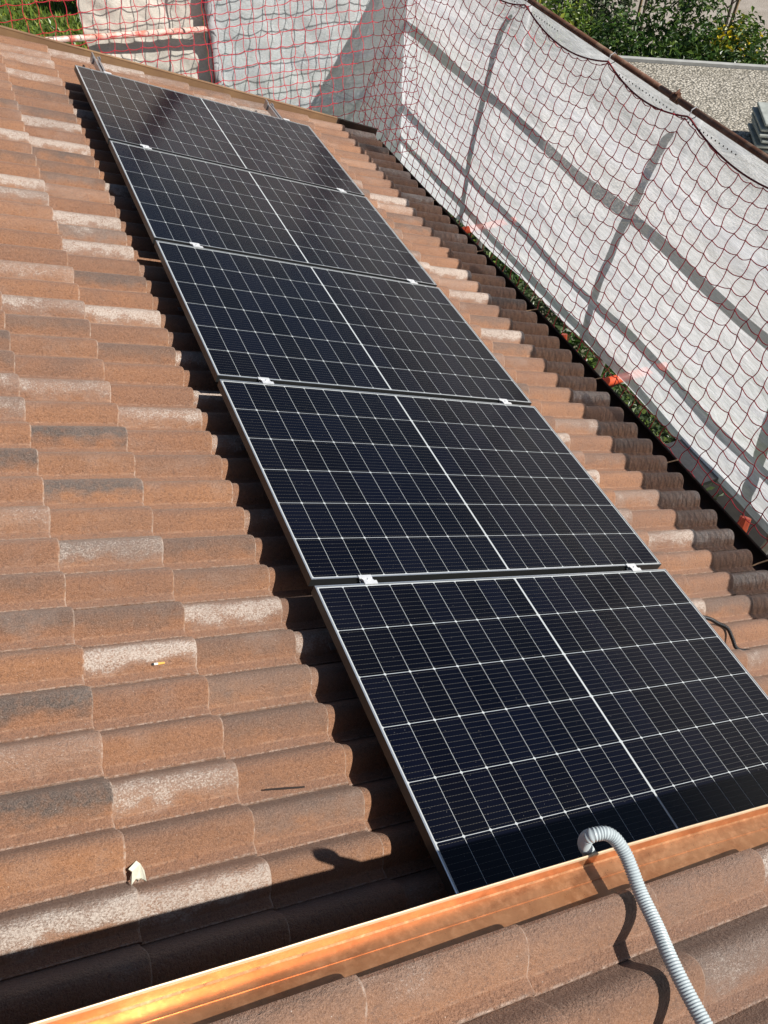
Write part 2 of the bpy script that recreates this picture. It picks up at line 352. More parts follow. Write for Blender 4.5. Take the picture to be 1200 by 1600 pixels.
# ------------------------------------------------------------------ tiled roofs
L0, LP, VJ, VP = -0.059, 0.3443, 0.565, 0.1497
WHITE = {(-1, 10): .6, (0, 8): 1, (-2, 3): .6, (-1, 4): .6, (0, 3): .75, (-2, -1): .6, (0, -4): 1, (-1, -5): 1, (-1, -2): .7, (-1, -8): .7, (-2, -10): 1, (-1, -10): 1, (0, 22): 1, (-1, 20): 1, (0, 20): 1, (-1, 16): 1, (-1, 15): .7, (0, 14): 1, (0, 12): 1, (0, 27): .7, (0, 30): .6, (0, 29): .6, (2, 32): .6, (7, 15): 1, (7, 13): 1, (7, 10): 1, (-1, 8): .6, (4, 30): .7}
DARK = {(0, 23): .6, (-1, 23): .6, (0, 19): .6, (0, 17): .6, (-1, 15): .6, (0, 13): .7, (0, 25): .6, (0, 10): .8, (-2, 6): .8, (-1, 7): .5, (0, 6): .6, (-1, 2): 1, (-2, 1): .9, (-1, 0): 1, (-1, -2): .9, (0, -2): .6, (-2, -4): .7, (-1, -4): .6, (-2, -6): 1, (0, -6): .5, (-2, -8): 1, (0, -9): .5, (-2, -10): .6, (7, 20): .6, (7, 19): .6, (7, 9): .6, (7, 11): .6}
TH = 0.018
PROF = [(0.0, 0.0045), (0.010, 0.0035), (0.031, 0.0032), (0.0355, 0.0100), (0.045, 0.0250), (0.056, 0.0390), (0.068, 0.0485), (0.080, 0.0535), (0.091, 0.0545), (0.102, 0.0515), (0.113, 0.0440), (0.123, 0.0325), (0.133, 0.0190), (0.142, 0.007), (0.1495, 0.0), (0.153, -0.006)]
def tile(mb, ua, ub, vj, nb, rnd, wh, dk, vcut=None, noseonly=False):
    """one roll of one tile: nb = level of the flat strip at mid slope"""
    du = random.uniform(-.003, .003); dn = random.uniform(-.0015, .0015); sk = random.uniform(-.004, .004); dv = random.uniform(-.001, .001)
    prof = [p for p in PROF if vcut is None or vj + p[0] < vcut]
    if vcut is not None: prof.append((vcut - vj + random.uniform(-.002, .002), PROF[len(prof)][1]))
    us = [(ua - 0.03, 0), (ua + 0.1, 0), ((ua + ub) / 2, 0), (ub - 0.022, 0), (ub - 0.009, -0.0010), (ub - 0.003, -0.0040), (ub, -0.0085)]
    nP = len(prof); vs = []; at = []
    for (u, e) in us:
        k = (u - ua) / LP
        for (w_, h) in prof:
            uu = u + du + sk * (w_ / 0.15)
            if e and vcut is not None: pass
            jit = 0.0012 * noise.noise(Vector((uu * 16, (vj + w_) * 30, nb * 9)))
            vs.append(RP(uu, vj + w_ + dv, nb + dn + h * (1 if h < 0.01 else 1 + 0.02 * e) + e + (k - 0.5) * TH + jit))
            at.append((max(0, w_) / 0.15, wh, dk, rnd * .99 + (2.0 if u > ub - .004 else 0.0)))
    nu = len(us)
    fs = [(i * nP + j, (i + 1) * nP + j, (i + 1) * nP + j + 1, i * nP + j + 1) for i in range(nu - 1) for j in range(nP - 1)]
    b = len(vs)
    # nose face
    for j, (w_, h) in enumerate(prof):
        vs.append(RP(ub + du + sk * (w_ / .15) - 0.001, vj + w_ + dv, nb + dn + h + 0.5 * TH - TH - 0.004)); at.append((w_ / .15, wh, dk, rnd))
    fs += [((nu - 1) * nP + j, b + j, b + j + 1, (nu - 1) * nP + j + 1) for j in range(nP - 1)]
    # side edge of the strip
    b = len(vs)
    for i, (u, e) in enumerate(us):
        vs.append(RP(u + du, vj + dv + .0005, nb + dn - 0.007 + (((u - ua) / LP) - 0.5) * TH)); at.append((0.0, wh, dk, rnd))
    fs += [(i * nP, b + i, b + i + 1, (i + 1) * nP) for i in range(nu - 1)]
    if vcut is not None:
        b = len(vs)
        for i, (u, e) in enumerate(us):
            p = Vector(vs[i * nP + nP - 1]); vs.append(p - Vector((SP, 0, CP)) * 0.015 + Vector((0, -.002, 0))); at.append((0.5, 0, .8, rnd))
        fs += [(i * nP + nP - 1, (i + 1) * nP + nP - 1, b + i + 1, b + i) for i in range(nu - 1)]
    mb.add(vs, fs, 0, at)

def variant(rng):
    r = rng.random(); wh = dk = 0.0
    if r < 0.09: wh = rng.uniform(.7, 1.0)
    elif r < 0.24: wh = rng.uniform(.25, .55)
    r = rng.random()
    if r < 0.12: dk = rng.uniform(.6, .95)
    elif r < 0.36: dk = rng.uniform(.15, .45)
    return wh, dk

rng = random.Random(11)
lower = empty('tiled_roof', RP(2.65, 0, -0.2)); tag(lower, 'large lower slope of brown-orange concrete roof tiles carrying the solar panels', 'roof')
mb = MB()
NB = -0.184
for j in range(-12, 31 + 1):
    vj = VJ + VP * j
    for k in range(-9, 9):
        ua = L0 + LP * (k - 1); ub = L0 + LP * k
        if k == 8: ub = 2.655
        wh, dk = variant(rng); key = (k, j)
        if (k in (-2, -1, 0) and -11 <= j <= 33):
            if key not in WHITE: wh *= 0.5
            if key not in DARK: dk *= 0.6
        if key in WHITE: wh = WHITE[key]
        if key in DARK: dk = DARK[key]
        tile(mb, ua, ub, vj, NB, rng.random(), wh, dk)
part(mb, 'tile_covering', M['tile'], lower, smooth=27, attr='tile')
mb = MB()
mb.grid(lambda a, b: RP(-3.2 + 5.8 * a, -1.24 + 6.58 * b, -0.205), 1, 1)
mb.grid(lambda a, b: RP(-3.2 + 5.8 * a, -1.24 + 6.58 * b, -0.26), 1, 1)
mb.box((-3.2, -1.24, -0.26), (2.6, -1.235, -0.205), RP)
mb.box((2.596, -1.24, -0.27), (2.61, 5.24, -0.20), RP)
part(mb, 'roof_deck', M['bark'], lower)
# verge flashing at the far end
mb = MB()
VG = 5.358
def skewbox(u0, u1, va, vb, n0, n1):
    mb.box((u0, va, n0), (u1, vb, n1), RP)
skewbox(-3.2, 2.30, VG, VG + 0.006, -0.21, -0.103)
skewbox(-3.2, 2.30, VG - 0.002, VG + 0.03, -0.103, -0.098)
skewbox(-3.2, 2.30, VG - 0.05, VG, -0.178, -0.174)
o = part(mb, 'verge_flashing', M['brownmetal'], lower); o['label'] = 'tan brown metal edge strip along the far side of the tiles'
mb = MB()
skewbox(2.304, 2.70, VG, VG + 0.006, -0.24, -0.108)
skewbox(2.304, 2.70, VG - 0.002, VG + 0.03, -0.108, -0.102)
skewbox(2.304, 2.70, VG - 0.05, VG, -0.178, -0.174)
o = part(mb, 'verge_flashing', M['gutter'], lower); o['label'] = 'short dark brown edge strip at the eave corner'

# upper roof in the foreground
upper = empty('tiled_roof', RP(2.65, -2.5, 0.5)); tag(upper, 'higher roof strip of brown tiles in the foreground beyond the copper flashing, under the grey conduit', 'roof')
mb = MB(); NU = 0.517; UJ = -1.463
for j in range(0, -17, -1):
    vj = UJ + 0.151 * j
    for k in range(-8, 9):
        ua = -0.297 + LP * (k - 1); ub = ua + LP
        wh, dk = variant(rng); wh *= 0.8; dk *= 0.7
        if j == 0: dk *= 0.4; wh = max(wh * .5, .22)
        if (k, j) == (3, 0): wh = 1.0
        if (k, j) == (2, -1): dk, wh = 0.7, 0.5
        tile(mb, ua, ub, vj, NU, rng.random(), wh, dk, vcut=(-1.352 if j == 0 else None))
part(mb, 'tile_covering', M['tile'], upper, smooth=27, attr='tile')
mb = MB()
mb.box((-2.9, -4.0, NU - 0.07), (2.7, -1.43, NU - 0.028), RP)
part(mb, 'roof_deck', M['bark'], upper)

# copper flashing with upstand
cf = empty('copper_flashing', RP(0, -1.3, 0.5)); tag(cf, 'bright orange copper flashing strip with folded edge between the two roof levels', 'flashing')
mb = MB()
U0, U1 = -2.9, 2.7
def cbend(u): return (0.006 * u, 0.024 * u) if u < 0 else (0.0, 0.0)
def cwob(u, i): return 0.0016 * noise.noise(Vector((u * 2.2, i * .4, 0))) + 0.0007 * noise.noise(Vector((u * 9, i * .7, 3)))
def CP_(u, v, n, i):
    f = max(0.0, min(1.0, (v + 1.352) / .07)); dv, dn = cbend(u); w_ = cwob(u, i)
    return RP(u, v + .5 * w_ + dv * f, n + w_ + dn * f)
hemp = [(-1.2665, 0.545), (-1.2645, 0.5560), (-1.2648, 0.5600), (-1.2665, 0.5618), (-1.2685, 0.5612), (-1.2700, 0.5585), (-1.2706, 0.5550)]
prof = [(-1.2704, 0.5560), (-1.2740, 0.5400), (-1.2755, 0.5350), (-1.2790, 0.5325), (-1.3065, 0.5320), (-1.3075, 0.5335), (-1.3088, 0.5333), (-1.3095, 0.5318), (-1.340, 0.5330), (-1.360, 0.5345), (-1.378, 0.5300)]
mb.grid(lambda a, b: CP_(U0 + (U1 - U0) * a, *hemp[round(b * (len(hemp) - 1))], 2), 150, len(hemp) - 1)
part(mb, 'folded_hem', M['hem'], cf, smooth=60)
mb = MB()
mb.grid(lambda a, b: CP_(U0 + (U1 - U0) * a, *prof[round(b * (len(prof) - 1))], 3), 150, len(prof) - 1)
part(mb, 'flashing_sheet', M['copper'], cf, smooth=30)
mb = MB()
mb.box((0, -1.2665, -0.26), (U1, -1.2645, 0.553), RP)
mb.grid(lambda a, b: RP(U0 - U0 * a, -1.266 + .006 * (U0 - U0 * a) * b, -.26 + (.813 + .024 * (U0 - U0 * a)) * b), 20, 1)
mb2 = None; o = part(mb, 'flashing_upstand', M['brownmetal'], cf)
# ------------------------------------------------------------------ gutter
gt = empty('gutter', (2.5, 2, -1.3)); tag(gt, 'dark brown metal gutter running along the eave under the tile ends', 'gutter')
mb = MB(); gp = []
for i in range(13):
    a = math.pi * i / 12; gp.append((-0.068 * math.cos(a), -0.068 * math.sin(a)))
gp = [(-0.068, 0.03)] + gp + [(0.068, 0.015), (0.076, 0.020), (0.081, 0.012), (0.075, 0.006)]
def gx(y): return 2.43 - 0.012 * (y - 0.5)
def gfn(a, b):
    i = round(b * (len(gp) - 1)); y = -1.6 + 6.9 * a
    return Vector((gx(y) + gp[i][0] + .01, y, -1.185 + gp[i][1]))
mb.grid(gfn, 60, len(gp) - 1)
part(mb, 'trough', M['gutter'], gt, smooth=40)
for y in (-.6, .15, .95, 1.75, 2.55, 3.35, 4.15, 4.95):
    mb = MB(); mb.tube([(gx(y) - .06, y, -1.165), (gx(y) + 0.0, y, -1.158), (gx(y) + .085, y, -1.165)], 0.004, 6)
    part(mb, 'gutter_bracket', M['brownmetal'], gt)

# house walls below
hs = empty('house', (0, 2, -5.5)); tag(hs, 'pale plastered house wall below the eave and behind the roof step', 'house')
mb = MB(); mb.box((-3.0, -4.0, -5.5), (2.05, 5.0, -1.5)); part(mb, 'wall', M['plaster'], hs)

# ------------------------------------------------------------------ solar panels
PW, PH, PG = 1.7256, 1.134, 0.0282
SPV = 'solar panels in a row along the roof'
def make_panel():
    e = empty('solar_panel', (0, 0, 0), ROOFROT)
    fr = MB(); t = 0.0062; d = 0.034
    def strip(x0, y0, x1, y1):
        fr.box((x0, y0, -d), (x1, y1, -.0006)); fr.box((x0 + .0008, y0 + .0008, -.0006), (x1 - .0008, y1 - .0008, 0.0), mi=1)
    strip(0, 0, PW, t); strip(0, PH - t, PW, PH); strip(0, t, t, PH - t); strip(PW - t, t, PW, PH - t)
    fr.box((0.0005, 0.0005, -d - 0.001), (0.02, PH - 0.0005, -d + .001)); fr.box((PW - 0.02, 0.0005, -d - 0.001), (PW - 0.0005, PH - 0.0005, -d + .001))
    f = fr.build('frame', [M['frameside'], M['frametop']], e)
    me = bpy.data.meshes.new('cell_glass')
    z = -0.0022
    me.from_pydata([(t, t, z), (PW - t, t, z), (PW - t, PH - t, z), (t, PH - t, z)], [], [(0, 1, 2, 3)])
    uvl = me.uv_layers.new(name='UVMap')
    for li, c in enumerate([(t, t), (PW - t, t), (PW - t, PH - t), (t, PH - t)]): uvl.data[li].uv = (c[0] - PW / 2, c[1] - PH / 2)
    me.materials.append(M['cells'])
    g = bpy.data.objects.new('cell_glass', me); COL.objects.link(g); g.parent = e
    b = MB(); b.box((t, t, -0.008), (PW - t, PH - t, -0.0045)); b.build('backsheet', M['back'], e)
    j = MB(); j.box((PW / 2 - .05, PH - .12, -0.026), (PW / 2 + .05, PH - .07, -0.0085)); j.build('junction_box', M['black'], e)
    return e
def copy_tree(o, parent=None):
    c = o.copy(); COL.objects.link(c); c.parent = parent
    for ch in list(o.children): copy_tree(ch, c)
    return c
labs = ['nearest solar panel at the lower right, its lower edge hidden by the copper flashing',
        'second solar panel from the copper flashing, between the nearest and the middle panel',
        'middle solar panel of the row of five',
        'second solar panel from the far end of the row',
        'farthest solar panel, greyish with glare, beside the far roof edge']
p0 = make_panel()
for i in range(5):
    o = p0 if i == 0 else copy_tree(p0)
    o.location = RP(0, -PH + i * (PH + PG), 0) if i == 0 else RP(0, -PH + i * (PH + PG), 0)
    o.name = 'solar_panel'; tag(o, labs[i], 'solar panel', SPV)

# rails with clamps
def make_rail(u, lab):
    e = empty('mounting_rail', RP(u, 2.0, -0.05), ROOFROT)
    tag(e, lab, 'rail', 'mounting rails under the panels')
    r = MB(); y0, y1 = -1.18 - 2.0, 5.05 - 2.0
    def b(x0, x1, z0, z1): r.box((x0, y0, z0), (x1, y1, z1))
    b(-.020, -.017, -.024, .017); b(.017, .020, -.024, .017); b(-.017, .017, -.024, -.021)
    b(-.017, -.006, .014, .017); b(.006, .017, .014, .017)
    r.build('channel', M['rail'], e)
    for i in range(0, 6):
        vc = -PG / 2 + (i) * (PH + PG) - PH - 2.0 if i else -PH - PG / 2 - 2.0
        c = MB(); z = .05; h = PG / 2
        if i in (0, 5):
            s = -1 if i == 0 else 1
            yy = vc if i == 0 else vc
            c.box((-.025, yy - h * .6, z - .03), (.025, yy + h * .6, z + .0006))
            c.box((-.025, min(yy, yy - s * .024), z + .0008), (.025, max(yy, yy - s * .024), z + .0035))
        else:
            # staggered Z shaped middle clamp
            c.box((-.030, vc + h * .35, z + .0006), (.022, vc + h + .007, z + .0040))
            c.box((-.018, vc - h - .007, z + .0006), (.034, vc - h * .35, z + .0040))
            c.box((-.022, vc - h * .9, z - .016), (.026, vc + h * .9, z - .012))
            c.add([(-.020, vc + h * .35, z + .003), (.020, vc + h * .35, z + .003), (.026, vc - h * .35, z + .003), (-.016, vc - h * .35, z + .003),
                   (-.020, vc + h * .35, z - .004), (.020, vc + h * .35, z - .004), (.026, vc - h * .35, z - .004), (-.016, vc - h * .35, z - .004)],
                  [(0, 3, 2, 1), (4, 5, 6, 7), (0, 1, 5, 4), (1, 2, 6, 5), (2, 3, 7, 6), (3, 0, 4, 7)])
            c.tube([(.004, vc, z - .010), (.004, vc, z + .0075)], 0.0055, 8)
        k = c.build('clamp', M['clamp'], e)
    for i in range(5):
        yy = -1.6 + 1.12 * i * .93 - .55
        c = MB(); c.box((-.052, yy - .015, -.040), (-.022, yy + .015, -.010)); c.box((-.060, yy - .014, -.088), (-.052, yy + .016, -.012)); c.box((-.160, yy - .013, -.095), (-.060, yy + .013, -.089))
        c.build('roof_hook', M['rail'], e)
    # end cap plate seen at the far end
    c = MB(); c.box((-.030, y1 - .05, -.026), (-.0205, y1 + .012, .034)); c.box((.0205, y1 - .05, -.026), (.026, y1 + .0, .026))
    c.build('end_plate', M['rail'], e)
make_rail(0.212, 'aluminium rail under the left panel edges, its end showing past the far corner')
make_rail(1.535, 'aluminium rail under the right panel edges, the one nearer the eave')

# cables near the far panel
mb = MB()
pts = [RP(0.74, 4.66, -.045), RP(0.76, 4.76, -.055), RP(0.82, 4.815, -.07), RP(0.93, 4.80, -.10), RP(1.04, 4.78, -.10), RP(1.12, 4.73, -.09), RP(1.16, 4.64, -.05)]
def smoothp(p, n=8):
    out = []
    for i in range(len(p) - 1):
        a, b, c, d = p[max(i - 1, 0)], p[i], p[i + 1], p[min(i + 2, len(p) - 1)]
        for k in range(n):
            t = k / n
            out.append(0.5 * ((2 * b) + (c - a) * t + (2 * a - 5 * b + 4 * c - d) * t * t + (3 * b - a - 3 * c + d) * t ** 3))
    out.append(p[-1]); return out
cb = empty('panel_cable', pts[0]); tag(cb, 'thin black cable with plug looping out behind the farthest panel', 'cable')
mb.tube(smoothp(pts), 0.004, 6); part(mb, 'lead', M['black'], cb, True)
mb = MB(); mb.tube([RP(0.955, 4.785, -.10), RP(0.985, 4.785, -.10), RP(0.99, 4.785, -.10), RP(1.03, 4.78, -.10)], 0.010, 8, rfun=lambda i: [.008, .011, .009, .007][i]); part(mb, 'plug', M['black'], cb, True)
mb = MB()
pp = [RP(.10, 4.78, -.10), RP(.13, 4.82, -.085), RP(.15, 4.76, -.07), RP(.17, 4.70, -.06), RP(.20, 4.64, -.05)]
mb.tube(smoothp(pp), .009, 6); mb.tube([RP(.11, 4.74, -.09), RP(.14, 4.74, -.075)], .014, 6)
tag(mb.build('cable_connector', M['black'], smooth=True, org=tuple(pp[0])), 'black cable plug lying beside the rail end at the far left panel corner', 'connector')
mb = MB()
pp = [RP(1.42, 4.80, -.11), RP(1.46, 4.83, -.10), RP(1.50, 4.76, -.09), RP(1.53, 4.68, -.06)]
mb.tube(smoothp(pp), .006, 6); mb.blob(RP(1.36, 4.84, -.125), .009); mb.blob(RP(1.40, 4.86, -.125), .007)
tag(mb.build('cable_connector', M['black'], smooth=True, org=tuple(pp[0])), 'black cable plug lying beside the rail end nearer the eave', 'connector')

# ------------------------------------------------------------------ grey conduit
hp = [(.24, -.98, -.10), (.22, -1.08, -.06), (.19, -1.17, .08), (.13, -1.222, .28), (.07, -1.244, .42), (.010, -1.246, .50), (-.045, -1.247, .560), (-.074, -1.250, .603), (-.078, -1.254, .626), (-.056, -1.260, .637), (-.039, -1.270, .636), (-.028, -1.286, .631), (-.020, -1.309, .623), (-.019, -1.340, .614), (-.022, -1.380, .606), (-.03, -1.44, .606), (-.048, -1.50, .612), (-.055, -1.56, .612), (-.06, -1.63, .614), (-.065, -1.72, .617), (-.06, -1.84, .60), (-.03, -2.0, .59), (0, -2.2, .58)]
hpts = smoothp([RP(*p) for p in hp], 24)
# resample evenly; corrugation pitch 3.4 mm
def resample(p, step):
    out = [p[0]]; acc = 0.0; last = p[0]
    for q in p[1:]:
        seg = (q - last).length
        while acc + seg >= step:
            t = (step - acc) / seg; last = last.lerp(q, t); out.append(last.copy()); seg = (q - last).length; acc = 0.0
        acc += seg; last = q
    return out
hpts = resample(hpts, 0.0014)
mb = MB(); pr = [.0111, .0125, .0130, .0130, .0122]
mb.tube(hpts, .0125, 18, rfun=lambda i: [.0130, .0140, .0148, .0140][i % 4])
tag(mb.build('corrugated_tube', M['conduit'], smooth=40, org=tuple(RP(0, -1.3, .55))), 'light grey corrugated conduit arching over the copper flashing edge', 'conduit')
# black tube added in place of a curved cast shadow, right of nearest panel
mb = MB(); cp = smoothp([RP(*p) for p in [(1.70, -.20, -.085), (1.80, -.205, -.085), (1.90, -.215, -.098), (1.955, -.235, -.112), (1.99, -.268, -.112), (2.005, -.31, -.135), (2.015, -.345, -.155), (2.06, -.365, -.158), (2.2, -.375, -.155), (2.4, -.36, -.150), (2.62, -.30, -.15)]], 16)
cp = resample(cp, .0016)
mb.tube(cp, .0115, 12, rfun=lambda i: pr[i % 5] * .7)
tag(mb.build('corrugated_tube', M['black'], smooth=40, org=tuple(RP(2, -.3, -.15))), 'black tube added in place of a cast shadow on the tiles right of the nearest panel', 'conduit')

# ------------------------------------------------------------------ debris
mb = MB(); mb.tube([RP(-.328, -.608, -.1675), RP(-.27, -.615, -.1665), RP(-.208, -.622, -.1670)], .0028, 6, rfun=lambda i: [.0022, .003, .0026][i])
tag(mb.build('stick', M['stick'], smooth=False, org=tuple(RP(-.29, -.636, -.1215))), 'thin dark stick lying on a sunlit tile left of the nearest panel', 'stick')
ce = empty('cigarette_butt', RP(-.54, -.167, -.125)); tag(ce, 'cigarette butt with orange filter lying on a pale tile', 'cigarette butt')
a_, b_ = RP(-.546, -.143, -.1595), RP(-.508, -.141, -.1590)
mb = MB(); mb.tube([a_.lerp(b_, .14), a_.lerp(b_, .45)], .0036, 8); part(mb, 'paper', M['paper'], ce, 40)
mb = MB(); mb.tube([a_.lerp(b_, .45), b_], .0038, 8); part(mb, 'filter', M['filter'], ce, 40)
mb = MB(); mb.tube([a_.lerp(b_, -.05), a_.lerp(b_, .0), a_.lerp(b_, .14)], .004, 8, rfun=lambda i: [.002, .0042, .0034][i]); part(mb, 'ash_tip', M['ash'], ce)
# chip outline in (u, v)
ch = [(-.7211, -.7379, -.164), (-.713, -.7483, -.164), (-.7074, -.7667, -.164), (-.7138, -.8032, -.1458), (-.7177, -.7944, -.1516), (-.7232, -.7875, -.156), (-.729, -.7929, -.1525), (-.7338, -.7862, -.1568), (-.7511, -.8049, -.1448), (-.7449, -.7774, -.1625), (-.7369, -.7633, -.164), (-.7439, -.755, -.164)]
mb = MB(); vs = [RP(u, v, n) for u, v, n in ch] + [RP(u, v, n - .004) for u, v, n in ch]
n_ = len(ch); mb.add(vs, [tuple(range(n_))[::-1], tuple(range(n_, 2 * n_))] + [(i, (i + 1) % n_, n_ + (i + 1) % n_, n_ + i) for i in range(n_)])
tag(mb.build('stone_flake', M['flake'], org=tuple(RP(-.73, -.79, -.13))), 'pale jagged flake lying on the tiles at the lower left', 'flake')

# ------------------------------------------------------------------ scaffold
SX = 3.02; FY = 5.944; RT = 0.262
sf = empty('scaffold', (2.85, 2, -5.5)); tag(sf, 'tube scaffold standing outside the sheeting along the eave and the far gable', 'scaffold')
def tubep(name, pts, r, mat, lab=None, seg=12):
    mb = MB(); mb.tube(pts, r, seg); o = part(mb, name, mat, sf, True)
    if lab: o['label'] = lab
    return o
tubep('top_rail', [(SX, -3.2, RT), (SX + .003, 1.5, RT + .003), (SX, 2.478, RT)], .019, M['rust'], 'rusty brown top tube near the right edge')
tubep('top_rail', [(SX, 2.479, RT), (SX, 5.923, RT)], .019, M['rust'], 'rusty brown top tube farther along the eave')
mb = MB(); mb.tube([(SX, 2.30, RT), (SX, 2.36, RT)], .024, 10); mb.box((SX - .012, 2.31, RT + .016), (SX + .014, 2.335, RT + .036)); mb.tube([(SX - .02, 2.32, RT + .03), (SX + .03, 2.35, RT + .035)], .006, 6); part(mb, 'coupler', M['rust'], sf)
for z, x in ((-0.281, 3.10), (-1.022, 3.07), (-1.356, 3.05)):
    tubep('ledger', [(x, -3.2, z), (x, 6.1, z)], .024, M['zinc'])
for y0, y1 in ((4.169, 4.462), (2.196, 2.478), (0.703, 0.557), (-1.594, -1.698)):
    tubep('standard', [(3.11, y1 + .5, -5.5), (3.11, y1, -1.6), (3.11, y0, RT - .06)], .030, M['zinc'])
for y in (4.472, 2.489, 0.557):
    mb = MB(); mb.tube([(3.10, y, -1.70), (3.10, y, -1.44)], .044, 10); mb.box((3.04, y - .03, -1.56), (3.15, y + .03, -1.52)); part(mb, 'coupler', M['rust'], sf, 40)
tubep('transom', [(2.70, 4.42, -1.66), (3.4, 4.42, -1.66)], .032, M['orange'], 'orange-red painted cross tube at the far end of the gutter')
tubep('transom', [(2.72, 2.15, -1.62), (3.4, 2.15, -1.62)], .034, M['orange'], 'orange-red painted cross tube end between gutter and sheeting')
for p1_, p2_, r_ in (((2.72, 2.50, -1.40), (2.70, 2.44, -1.62), .022), ((2.74, 4.02, -1.5), (2.72, 3.96, -1.70), .02), ((2.76, .56, -1.36), (2.72, .52, -1.46), .032)):
    mb = MB(); mb.tube([p1_, p2_], r_, 8); mb.box((p2_[0] - .03, p2_[1] - .03, p2_[2] - .01), (p2_[0] + .03, p2_[1] + .03, p2_[2] + .004)); part(mb, 'bracket', M['orange'], sf, 40)
mb = MB(); mb.box((2.66, .98, -1.53), (3.0, 1.36, -1.50)); mb.box((2.655, .97, -1.535), (2.662, 1.37, -1.48)); part(mb, 'deck_plate', M['steel'], sf)
# gable side
tubep('guard_rail', [(-2.8, FY - .03, -0.135), (1.214, FY - .03, -0.328)], .024, M['redtube'], 'faded red and white guard rail across the far opening')
for z in (-.75, -1.1):
    tubep('ledger', [(-2.8, FY + .12, z), (3.0, FY + .12, z)], .024, M['zinc'])
tubep('standard', [(1.214, FY + .06, -5.5), (1.214, FY + .06, .7)], .024, M['zinc'])
tubep('standard', [(-2.8, FY + .06, -5.5), (-2.8, FY + .06, .7)], .024, M['zinc'])
mb = MB(); rw = random.Random(3)
ptsw = [Vector((1.224 + .006 * math.sin(i * 1.1), FY - .02, -0.813 + i * .053)) for i in range(27)]
mb.tube(ptsw, .04, 12, rfun=lambda i: (.036 + .007 * math.sin(i * 2.3) + .004 * math.sin(i * 5.1)) if i > 2 else .024 + .006 * i)
o = part(mb, 'pole_wrap', M['wrap'], sf, True); o['label'] = 'pole wrapped in pale grey sheeting at the far side'

# ------------------------------------------------------------------ sheeting
def wr(p, s, seed): return noise.noise(Vector((p[0] * s + seed, p[1] * s, p[2] * s)))
def sheet_x(y, z):
    t = (RT - z) / 1.93
    q = min(1, max(0, t / .16)); q = q * q * (3 - 2 * q)
    base = SX + .024 - .036 * q - .06 * t - .03 * math.sin(math.pi * min(1, max(0, t)))
    # drape between the poles, creases running along and down
    base -= .022 * math.sin(math.pi * t) * (0.5 + 0.5 * math.cos(2 * math.pi * (y - 3.0) / 1.85))
    base += .016 * noise.noise(Vector((y * .9, z * 2.4, 1.0))) + .007 * noise.noise(Vector((y * 1.6 + z * 2.0, z * 7 - y * .6, 4.0)))
    base += .004 * noise.noise(Vector((y * 3, z * 18 - y * 2.0, 9.0)))
    return base
def bot(y): return -1.50 - .026 * y - (.05 * (y - 3.5) if y > 3.5 else 0) + .03 * noise.noise(Vector((y * 1.1, 0, 7)))- (.05 if y > 5 else 0)
mb = MB()
def sfn(a, b):
    y = -3.2 + 9.14 * a; zb = bot(y); z = RT - .004 + (zb - RT + .004) * b
    x = sheet_x(y, z)
    return Vector((x, y, z))
mb.grid(sfn, 260, 70)
s1 = empty('scaffold_sheet', (2.7, 2, -1.3)); tag(s1, 'long translucent grey-white sheeting hung from the rusty tube along the eave', 'sheet')
part(mb, 'fabric', M['sheet'], s1, True)
# reinforced eyelet hem
mb = MB()
def hfn(a, b):
    y = -3.2 + 8.8 * a; z = RT - .02 - .055 * b
    return Vector((sheet_x(y, z) - .004 - .003 * math.sin(y * 21), y, z))
mb.grid(hfn, 200, 3)

mb = MB()
y = -3.0
while y < 5.3:
    if math.sin(y * 3.3) > -.5:
        z = RT - .075; mb.box((sheet_x(y, z) - .0035, y, z - .004), (sheet_x(y, z) - .0015, y + .008, z + .004))
    y += .035
o = part(mb, 'eyelet', M['black'], s1); o['kind'] = 'stuff'

s2 = empty('scaffold_sheet', (1.9, FY, -1.3)); tag(s2, 'grey-white sheeting across the far gable with a triangular shade, between wrapped pole and corner', 'sheet')
mb = MB()
def ffn(a, b):
    x = 1.245 + (2.999 - 1.245) * a; z = .62 - 2.4 * b
    y = FY + .022 * noise.noise(Vector((x * 2.4, z * 1.1 + x * .6, 2))) + .010 * noise.noise(Vector((x * 6 + z * 3, z * 5, 5))) + .004 * noise.noise(Vector((x * 14 - z * 9, z * 12, 8)))
    return Vector((x, y - .03 * a * a, z))
mb.grid(ffn, 90, 90); part(mb, 'fabric', M['sheetfar'], s2, True)
mb = MB(); mb.tube([(2.153, FY - .03, -0.865), (2.383, FY - .035, -1.001), (2.634, FY - .05, -1.147)], .004, 5)
o = part(mb, 'tie_cord', M['wrap'], s2)

s3 = empty('tarpaulin', (.6, FY, -1.0)); tag(s3, 'cream tarpaulin with rusty stains tied to the far guard rail, beside the green opening', 'tarpaulin')
mb = MB()
def tfn(a, b):
    x = 0.232 + (1.182 - 0.232) * a; z = .52 - 1.9 * b
    fold = .03 * noise.noise(Vector((x * 2.8 - z * 1.2, z * 3.6 + x, 3))) + .012 * noise.noise(Vector((x * 8 + z * 4, z * 8, 1)))
    y = FY + .05 + fold
    return Vector((x + .008 * math.sin(z * 13) * (1 if a < .1 else 0), y, z))
mb.grid(tfn, 80, 110); part(mb, 'fabric', M['tarp'], s3, True)

